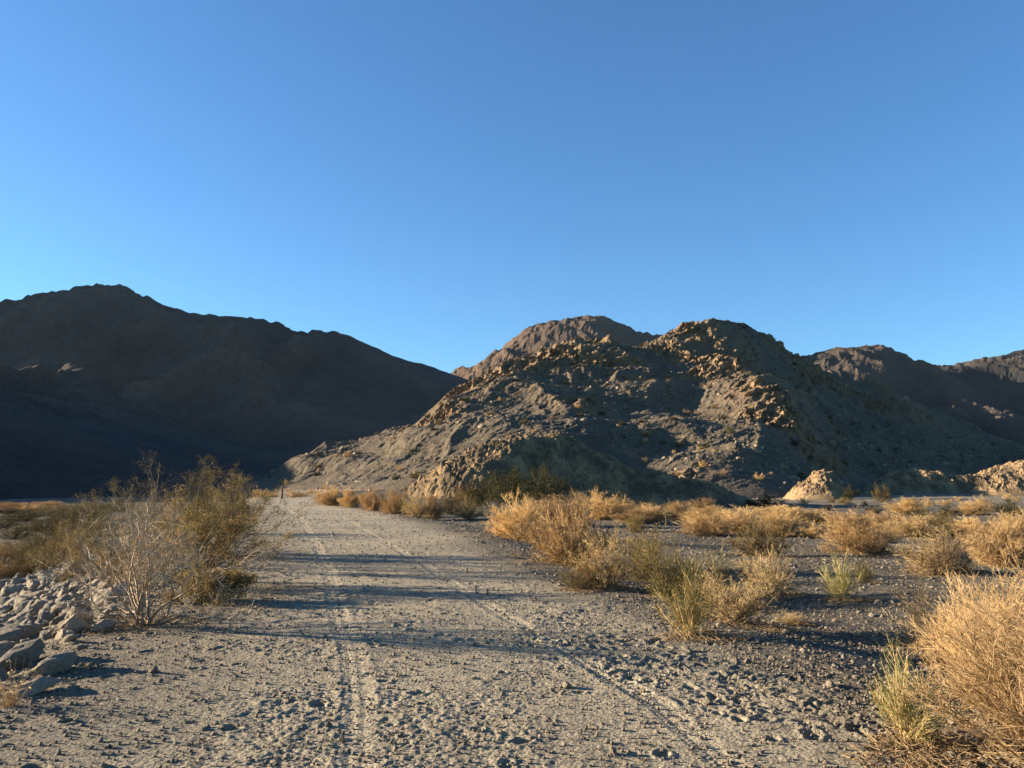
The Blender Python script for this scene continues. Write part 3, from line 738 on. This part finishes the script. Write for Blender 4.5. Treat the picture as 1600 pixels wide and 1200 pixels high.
# photo base px, py, width px, height px, kind, label
BUSHES = [
 (515, 790, 46, 30, 'G', "first golden green bush at the far end of the row along the road"),
 (548, 793, 42, 29, 'G', "small golden bush second from the far end of the roadside row"),
 (583, 798, 46, 32, 'G', "golden bush third from the far end of the roadside row"),
 (618, 803, 48, 36, 'G', "golden bush in the middle of the far roadside row"),
 (650, 808, 50, 40, 'P', "pale straw bush right of the middle of the roadside row"),
 (677, 812, 36, 40, 'G', "upright golden bush standing nearest the road in the far row"),
 (705, 803, 44, 32, 'O', "olive bush behind the upright golden roadside bush"),
 (733, 812, 46, 32, 'O', "olive tan bush left of the creosote thicket"),
 (812, 845, 92, 66, 'G', "wide golden bush beside the road in front of the creosote thicket"),
 (890, 882, 118, 100, 'G', "largest round golden bush leaning over the road edge"),
 (868, 822, 80, 44, 'G', "golden bush half hidden behind the largest round bush"),
 (905, 808, 70, 36, 'G', "golden bush below the shaded mound on the left"),
 (945, 812, 72, 40, 'G', "golden bush below the middle of the shaded mound"),
 (945, 918, 88, 96, 'P', "pinkish straw bush with bare stems beside the largest round bush"),
 (905, 922, 60, 40, 'O', "low green sprig at the foot of the pinkish straw bush"),
 (1000, 905, 90, 78, 'O', "olive brown bush behind the pinkish straw bush"),
 (1045, 935, 100, 84, 'O', "straggly olive bush leaning left in the middle of the flat"),
 (1078, 995, 92, 108, 'N', "green brown broom shaped bush nearest the road on the flat"),
 (1150, 972, 118, 84, 'P', "straw bush with dry litter under it right of the broom shaped bush"),
 (1118, 935, 84, 74, 'N', "green bush behind the straw bush with litter"),
 (1200, 930, 84, 72, 'P', "pale bush right behind the straw bush with litter"),
 (996, 832, 42, 32, 'O', "small lone yellow olive bush on open gravel"),
 (1018, 815, 58, 32, 'G', "golden bush under the tail of the shaded mound"),
 (1062, 812, 52, 34, 'G', "round golden bush under the tail of the shaded mound"),
 (1108, 836, 88, 48, 'G', "broad golden bush above a patch of bare gravel"),
 (1092, 838, 40, 30, 'Y', "grey dead clump at the foot of the broad golden bush"),
 (1152, 832, 86, 46, 'G', "golden bush right of the grey dead clump"),
 (1188, 870, 84, 62, 'O', "brown olive bush with thin upright twigs in the middle ground"),
 (1215, 838, 76, 46, 'G', "golden bush behind the brown olive bush"),
 (1268, 840, 46, 32, 'G', "small round golden bush on bare gravel"),
 (1275, 818, 60, 26, 'G', "low golden bush in the back row above the small round one"),
 (1315, 938, 62, 66, 'N', "isolated yellow green bush with narrow base on dark gravel"),
 (1350, 912, 30, 36, 'O', "small faint green sprig right of the isolated yellow green bush"),
 (1342, 862, 104, 62, 'G', "large golden bush with dark shaded right side"),
 (1372, 868, 52, 40, 'Y', "grey brown tangled base of twigs beside the large golden bush"),
 (1318, 832, 80, 34, 'G', "golden bush in the back row behind the large one"),
 (1378, 825, 80, 30, 'G', "wide golden bush in the back row near the dark shrub"),
 (1425, 838, 84, 40, 'G', "golden bush behind the yellow straw bush"),
 (1460, 898, 104, 78, 'P', "yellow straw bush spreading low on the gravel"),
 (1495, 895, 60, 56, 'Y', "grey brown dead twigs right of the yellow straw bush"),
 (1480, 840, 70, 36, 'O', "olive gold bush in the back row"),
 (1518, 832, 60, 30, 'G', "golden bush in the back row near the right side"),
 (1572, 886, 104, 78, 'G', "golden bush cut by the right edge of the view"),
 (1592, 838, 80, 40, 'G', "golden bush in the back row at the right edge"),
 (1452, 1010, 100, 92, 'Y', "thin grey bush with bare arching twigs behind the nearest bush"),
 (1418, 1158, 104, 128, 'N', "green tuft with straw stems beside the nearest golden bush"),
 (1235, 975, 40, 20, 'P', "small heap of straw litter right of the litter bush"),
]
KN = {'G': (GOLD, "dry_bush"), 'P': (PALE, "straw_bush"), 'O': (OLIVE, "olive_bush"), 'N': (GREEN, "green_bush"), 'Y': (GREY, "dead_bush")}
for i, (px, py, wp, hp, kd, lab) in enumerate(BUSHES):
    x, y = hit(px, py, gh)
    s_ = y / F
    pr, nm = KN[kd]
    place(pr[i % len(pr)], nm, x, y, wp * s_ * (0.92 if py < 860 else 1.03), hp * s_ * (0.85 if py < 845 and px > 1000 else 1.08), lab, "bush", GG if kd == 'G' else "mixed dry bushes right of the road")
# filler bushes in the back rows
frg = np.random.default_rng(3)
k = 0
spots = [(px, py) for px in range(990, 1600, 33) for py in (806, 820)] + [(px, 838) for px in range(1390, 1600, 45)]
for px, py in spots:
    px += frg.uniform(-14, 14); py += frg.uniform(-5, 5)
    if frg.uniform() < 0.6: continue
    x, y = hit(px, py, gh); s_ = y / F
    place(GOLD[k % 4] if frg.uniform() < 0.8 else OLIVE[k % 3], "dry_bush", x, y, frg.uniform(46, 78) * s_, frg.uniform(17, 27) * s_,
          "small golden bush filling the back rows of the flat", "bush", "small golden bushes filling the back rows of the flat"); k += 1

# the nearest golden bush, right foreground
pr = two(101, 120, 12, 11, M_goldpale, M_gold, rt=0.0010, wob=0.07, pmax=62)
place(pr, "dry_bush", 3.08, 4.6, 1.34, 1.0, "nearest big golden bush with sharp fine twigs in the right corner", "bush", GG, z=float(gh(3.08, 4.6)), rz=0.4)
pr = two(102, 90, 12, 12, M_gold, M_gold, rt=0.0011, wob=0.07, pmax=62)
place(pr, "dry_bush", 3.35, 5.6, 1.15, 0.98, "tall golden bush just behind the nearest one at the right edge", "bush", GG, rz=1.4)

# small bushes across the sandy wash
for px, py, wp, hp, kd in [(1448, 791, 18, 17, 0), (1478, 790, 24, 12, 0), (1497, 782, 14, 8, 0), (1537, 790, 30, 20, 0), (1576, 780, 16, 10, 0), (1590, 783, 18, 9, 0), (1256, 788, 16, 12, 0), (1228, 778, 22, 12, 0), (1318, 788, 26, 12, 2),
                       (1300, 786, 12, 9, 2), (1351, 790, 10, 8, 2), (1390, 791, 9, 6, 2), (1378, 785, 7, 5, 2), (1412, 790, 12, 5, 0), (1365, 803, 28, 14, 1), (1484, 806, 30, 15, 1), (1573, 806, 38, 26, 1), (1290, 797, 20, 9, 1), (1425, 806, 20, 8, 1),
                       (1205, 775, 44, 40, 2), (1200, 795, 60, 22, 1), (1330, 781, 26, 22, 1), (1377, 783, 26, 28, 2), (1530, 748, 12, 8, 2), (1316, 742, 12, 8, 2), (1545, 800, 22, 9, 0), (1600, 800, 26, 10, 0), (1270, 806, 22, 10, 2), (1240, 800, 26, 12, 2)]:
    x, y = hit(px, py, gh, 3, 150); s_ = y / F
    pool, nm, lab, grp = ((FAR_GOLD, "dry_bush", "small golden bush dotted on the pale sandy wash", "small golden bushes on the sandy wash"),
                     (FAR_DARK, "dark_shrub", "dark round shrub at the near edge of the sandy wash", "dark shrubs on the sandy wash"),
                     (FAR_OLIVE, "desert_shrub", "olive green shrub standing in the sandy wash", "olive shrubs on the sandy wash"))[kd]
    place1(pool[int(frg.integers(0, len(pool)))], nm, x, y, float(gh(x, y)) - 0.02, wp * s_, hp * s_, lab, "bush", grp)
# golden clumps around the marker post
for px, py, wp, hp in [(405, 778, 26, 16), (425, 777, 26, 14), (455, 778, 34, 15), (472, 776, 26, 12), (488, 772, 22, 10), (418, 770, 24, 10), (436, 768, 24, 10)]:
    x, y = hit(px, py, gh, 3, 150); s_ = y / F
    place1(FAR_GOLD[int(frg.integers(0, 3))], "dry_bush", x, y, float(gh(x, y)), wp * s_, hp * s_, "low golden clump beside the wooden marker post", "bush", "low golden clumps around the marker post")
# shrubs on the hillside
k = 0
while k < 290:
    x, y = frg.uniform(-62, 150), frg.uniform(118, 285)
    z = float(hill_at(np.array([x]), np.array([y]))[0])
    if z < 0.5 or n2(np.array([x / 20]), np.array([y / 20]), 99)[0] < -0.25: continue
    kd = frg.choice([0, 1, 2], p=[0.3, 0.35, 0.35]); h_ = frg.uniform(0.6, 1.5)
    pool = (FAR_GOLD, FAR_DARK, FAR_OLIVE)[kd]
    lab = ("small tan bush growing among rocks on the hillside", "small dark shrub growing among rocks on the hillside", "small olive shrub growing among rocks on the hillside")[kd]
    place1(pool[int(frg.integers(0, len(pool)))], "hillside_bush", x, y, z - 0.05, h_ * frg.uniform(1.0, 1.5), h_, lab, "bush", ("tan", "dark", "olive")[kd] + " shrubs dotted over the rocky hill"); k += 1

# creosote thicket right of the road
for j, (px, py, wp, hp, sd, lf, lab) in enumerate([
    (770, 800, 110, 66, 201, M_leaf, "olive creosote bush at the left of the thicket below the mound"),
    (812, 806, 100, 98, 202, M_leaf, "tallest creosote bush of the thicket with one bare white stem"),
    (850, 800, 90, 70, 203, M_leaf, "creosote bush at the right of the thicket below the mound"),
    (740, 796, 70, 46, 204, M_leafbrown, "brownish creosote bush between the straw row and the thicket"),
    (648, 770, 80, 26, 205, M_leafdark, "low dark creosote bush beyond the roadside row"),
    (690, 770, 60, 24, 206, M_leafdark, "low dark creosote bush in front of the mound's left foot")]):
    x, y = hit(px, py, gh, 3, 110); s_ = y / F
    pr = creosote(sd, hp * s_ * 0.86, wp * s_, n0=18, m1=7, m2=6, leafm=lf if lf is not M_leaf else M_leafdark, leafs=0.034, nl=6, leafspread=0.08)
    place(pr, "creosote_bush", x, y, 1, 1, lab, "bush", "creosote bushes below the mound")

# shrubs on the left bank
LB = "creosote bushes on the bank left of the road"
for j, (px, py, d, wp, hp, sd, lf, nl, lab) in enumerate([
    (335, 0, 15.0, 125, 190, 301, M_leaf, 5, "tall olive creosote bush behind the bare bush beside the road"),
    (358, 0, 17.5, 84, 130, 302, M_leafbrown, 8, "dense brown bush at the road edge right of the bare bush"),
    (318, 0, 12.3, 120, 170, 303, M_leafbrown, 8, "brown leafy bush directly behind the bare bush"),
    (262, 0, 17.0, 150, 190, 304, M_leaf, 4, "creosote bush with thin white stems left of the tall olive one"),
    (175, 0, 18.5, 140, 185, 305, M_leaf, 4, "sparse creosote bush rising against the dark mountain"),
    (120, 0, 21.0, 100, 110, 306, M_leafbrown, 4, "small reddish creosote bush at the far left of the bank"),
    (350, 0, 24.0, 64, 95, 307, M_leaf, 5, "far creosote bush on the bank near the road bend"),
    (215, 0, 13.5, 110, 110, 308, M_leafbrown, 5, "low brown bush among the riprap left of the bare bush"),
    (345, 0, 11.0, 80, 90, 309, M_leafbrown, 7, "short brown bush at the road edge next to the bare bush")]):
    x = (px - 800) / F * d; y = d; s_ = d / F; el_ = float(np.interp(y, EL_Y, EL_X))
    pr = creosote(sd, hp * s_ * (0.79 if j < 6 else 0.68), wp * s_ * 1.1, n0=20, m1=7, m2=6, leafm=lf, leafs=0.013, nl=nl + 2, leafspread=0.03, wob=0.2)
    place(pr, "creosote_bush", x, y, 1, 1, lab, "bush", LB)
for px, py, wp, hp, kd in [(15, 905, 80, 46, 'P'), (55, 900, 80, 56, 'O'), (95, 885, 80, 60, 'O'), (130, 868, 70, 50, 'O'), (20, 842, 70, 26, 'O'), (60, 832, 60, 26, 'O'), (100, 838, 60, 30, 'O'), (10, 802, 50, 12, 'G'), (45, 800, 50, 12, 'G'), (80, 800, 40, 10, 'G'), (25, 815, 60, 16, 'O'), (110, 815, 50, 24, 'O'), (5, 880, 60, 40, 'P'), (35, 872, 60, 36, 'O'), (70, 862, 60, 36, 'O'), (110, 850, 70, 44, 'O'), (145, 838, 70, 46, 'O'), (5, 825, 60, 20, 'O'), (40, 812, 60, 18, 'O'), (90, 822, 60, 26, 'O'), (140, 812, 60, 30, 'O'),
    (65, 806, 60, 14, 'O'), (120, 802, 60, 18, 'O'), (20, 793, 60, 9, 'G'), (70, 792, 60, 9, 'G'), (150, 796, 60, 14, 'O'), (180, 800, 60, 20, 'O')]:
    x, y = hit(px, py, gh); s_ = y / F; pr, nm = KN[kd]
    near_ = py > 860
    place(pr[int(frg.integers(0, len(pr)))], nm, x, y, wp * s_, hp * s_, "low green gold bush at the foot of the left bank" if near_ else "low dry bush on the floor of the left wash", "bush",
          "low bushes at the foot of the left bank" if near_ else "low dry bushes on the floor of the left wash")

# the bare bleached bush in the left foreground
r_ = np.random.default_rng(77)
n0 = 17
D, po = dome_dirs(r_, n0, 74); D[:, 0] = D[:, 0] * 1.35 + 0.04; D[:, 1] *= 0.8
L = r_.uniform(1.1, 1.75, n0) * (1 - 0.10 * po)
P = np.stack([r_.normal(0, 0.05, n0), r_.normal(0, 0.05, n0), np.full(n0, -0.05)], -1)
a0, _ = grow(r_, P, D, L, 9, 0.19, 0.04)
P1, D1, L1 = spawn(r_, a0, L, 8, 0.18, 0.42, 0.46, 0.15); a1, _ = grow(r_, P1, D1, L1, 6, 0.22, 0.06)
P2, D2, L2 = spawn(r_, a1, L1, 6, 0.2, 0.5, 0.48, 0.06); a2, _ = grow(r_, P2, D2, L2, 3, 0.22, 0.03)
P3, D3, L3 = spawn(r_, a2, L2, 4, 0.2, 0.6, 0.55, 0.0); a3, _ = grow(r_, P3, D3, L3, 2, 0.25, 0.02)
bx, by = hit(224, 978, gh)
root = bpy.data.objects.new("bare_bush", None); COL.objects.link(root); root.location = (bx, by, float(gh(bx, by)))
tag(root, "bare bleached bush with spreading pale branches beside the riprap", "bush")
v, q = tubes(a0, 0.017, 0.005); link("branches", mesh_np("branches", v, q, mats=[M_pale], smooth=True), root)
v, q, _i = join([(*tubes(a1, 0.0055, 0.0025), 0), (*tubes(a2, 0.0026, 0.0013), 0), (*tubes(a3, 0.0014, 0.0008), 0)])
link("twigs", mesh_np("twigs", v, q, mats=[M_pale], smooth=False), root)
v, q = leaves(r_, a3[::2, -1], 0.009, 1, 0.01); link("dry_leaves", mesh_np("dry_leaves", v, q, mats=[M_leafbrown], smooth=False), root)

# thin grass tuft at the left edge
x, y = hit(14, 1105, gh)
r_ = np.random.default_rng(5); n0 = 60
D, po = dome_dirs(r_, n0, 40); a0, _ = grow(r_, r_.normal(0, 0.03, (n0, 3)) * np.array([1, 1, 0]), D, r_.uniform(0.15, 0.36, n0), 5, 0.08, -0.02)
root = bpy.data.objects.new("grass_tuft", None); COL.objects.link(root); root.location = (x, y, float(gh(x, y)) - 0.01)
tag(root, "thin pale grass tuft among the stones at the left edge", "grass tuft")
v, q = tubes(a0, 0.0016, 0.0006); link("blades", mesh_np("blades", v, q, mats=[M_goldpale], smooth=False), root)
v, q = leaves(r_, a0[:10, -1], 0.006, 7, 0.006); link("seed_heads", mesh_np("seed_heads", v, q, mats=[M_goldpale], smooth=False), root)

# fallen twigs and leaf litter below the nearer bushes
lr = np.random.default_rng(8); LP = []
for px, py, wp, hp, kd, lab in BUSHES:
    if py < 850: continue
    x, y = hit(px, py, gh); w_ = wp * y / F
    n_ = int(260 + 500 * w_)
    an = lr.uniform(0, 6.28, n_); rr = w_ * 0.62 * np.sqrt(lr.uniform(0, 1, n_)) * (1 + 0.3 * np.sin(an * 3 + px))
    LP.append(np.stack([x + 0.15 * w_ + rr * np.cos(an), y - 0.1 * w_ + rr * np.sin(an) * 0.8], -1))
for cx, cy, rad in ((3.0, 4.5, 0.8), (2.3, 4.7, 0.4), (bx, by, 0.7), (bx + 0.4, by + 1.6, 0.9), (bx + 0.5, by + 3.0, 0.9)):
    an = lr.uniform(0, 6.28, 700); rr = rad * lr.uniform(0, 1, 700) ** 0.8; LP.append(np.stack([cx + rr * np.cos(an), cy + rr * np.sin(an)], -1))
LP = np.concatenate(LP); lz = gh(LP[:, 0], LP[:, 1])
P0 = np.stack([LP[:, 0], LP[:, 1], lz + lr.uniform(0.004, 0.03, len(LP))], -1)
an = lr.uniform(0, 6.28, len(LP)); D0 = np.stack([np.cos(an), np.sin(an), lr.normal(0, 0.2, len(LP))], -1)
tw, _ = grow(lr, P0, D0, lr.uniform(0.02, 0.11, len(LP)), 2, 0.2, 0.0)
v1, q1 = tubes(tw, 0.0022, 0.0012); v2, q2 = leaves(lr, P0[::2], 0.008, 2, 0.012)
v, q, mi = join([(v1, q1, 0), (v2, q2, 1)])
o = link("litter", mesh_np("litter", v, q, mats=[M_litter, M_leafbrown], smooth=False, midx=mi)); o["kind"] = "stuff"
o["label"] = "fallen twigs and dry leaf litter on the gravel under the bushes"
# a few larger stones lying loose on the track
for k, (px, py, r_, lab) in enumerate([(506, 1048, 0.035, "small pale stone on the road left of the tyre track"), (886, 1075, 0.04, "tan stone between the two tyre tracks"), (1105, 1100, 0.03, "flat pale chip beside the right tyre track"),
        (740, 1010, 0.025, "small dark stone on the middle of the road"), (1072, 1018, 0.04, "round white stone at the shadowed right road edge"), (1300, 1075, 0.05, "pale angular stone on the gravel left of the green tuft"),
        (513, 1137, 0.03, "small white stone near the bottom of the left tyre track"), (240, 1052, 0.04, "grey stone on the gravel near the riprap"), (1320, 1030, 0.035, "small pale stone in the shaded gravel on the right"),
        (520, 838, 0.07, "lone stone far down the left tyre track"), (960, 1180, 0.03, "small tan stone at the bottom edge of the road")]):
    x, y = hit(px, py, gh); o = bpy.data.objects.new("stone", STONES[k % 12]); COL.objects.link(o)
    o.location = (x, y, float(gh(x, y)) + r_ * 0.35); o.rotation_euler = (0.2, 0.1 * k, k * 1.3); o.scale = (r_ * 1.25, r_, r_ * 0.9)
    tag(o, lab, "stone")

# ------------------------------------------------------------------ wooden marker post
import bmesh
px, py_ = hit(440, 779, gh, 3, 150)
def rod(name, w_, d_, h_, z0, parent, m, bev):
    bm = bmesh.new(); bmesh.ops.create_cube(bm, size=1)
    bmesh.ops.scale(bm, vec=(w_, d_, h_), verts=bm.verts); bmesh.ops.translate(bm, vec=(0, 0, z0 + h_ / 2), verts=bm.verts)
    bmesh.ops.subdivide_edges(bm, edges=bm.edges[:], cuts=2)
    for v_ in bm.verts: v_.co.x += 0.006 * math.sin(v_.co.z * 7 + v_.co.y * 20); v_.co.y += 0.006 * math.cos(v_.co.z * 5)
    bmesh.ops.bevel(bm, geom=[e_ for e_ in bm.edges if e_.calc_face_angle(0) > 1], offset=bev, segments=2, affect='EDGES')
    me = bpy.data.meshes.new(name); bm.to_mesh(me); bm.free(); me.materials.append(m)
    return link(name, me, parent)
root = bpy.data.objects.new("marker_post", None); COL.objects.link(root); root.location = (px, py_, float(gh(px, py_)))
root.rotation_euler = (0.02, 0.03, 0.5)
tag(root, "short brown wooden post standing at the bend of the dirt road", "post")
rod("post", 0.15, 0.15, 1.15, -0.05, root, M_wood, 0.012)
rod("cap", 0.17, 0.17, 0.05, 1.103, root, M_wood, 0.01)
rod("base", 0.42, 0.42, 0.09, -0.03, root, M_wood, 0.02)

# ------------------------------------------------------------------ air
HAZE = 0.000016
if HAZE:
    m = bpy.data.materials.new("haze"); m.use_nodes = True; n = m.node_tree
    for q in list(n.nodes): n.nodes.remove(q)
    oo = n.nodes.new("ShaderNodeOutputMaterial"); pv = n.nodes.new("ShaderNodeVolumePrincipled")
    pv.inputs["Density"].default_value = HAZE; pv.inputs["Color"].default_value = (0.55, 0.78, 1, 1); pv.inputs["Anisotropy"].default_value = 0.2
    n.links.new(pv.outputs[0], oo.inputs["Volume"])
    X0, X1, Y0, Y1, Z0, Z1 = -9500, 9500, -150, 9600, -30, 480
    Vb = np.array([(x, y, z) for z in (Z0, Z1) for x, y in ((X0, Y0), (X1, Y0), (X1, Y1), (X0, Y1))], float)
    Qb = np.array([(0, 3, 2, 1), (4, 5, 6, 7), (0, 1, 5, 4), (1, 2, 6, 5), (2, 3, 7, 6), (3, 0, 4, 7)])
    o = link("haze", mesh_np("haze", Vb, Qb, mats=[m], smooth=False)); o["kind"] = "stuff"; o["label"] = "thin blue air between the viewer and the far mountains"
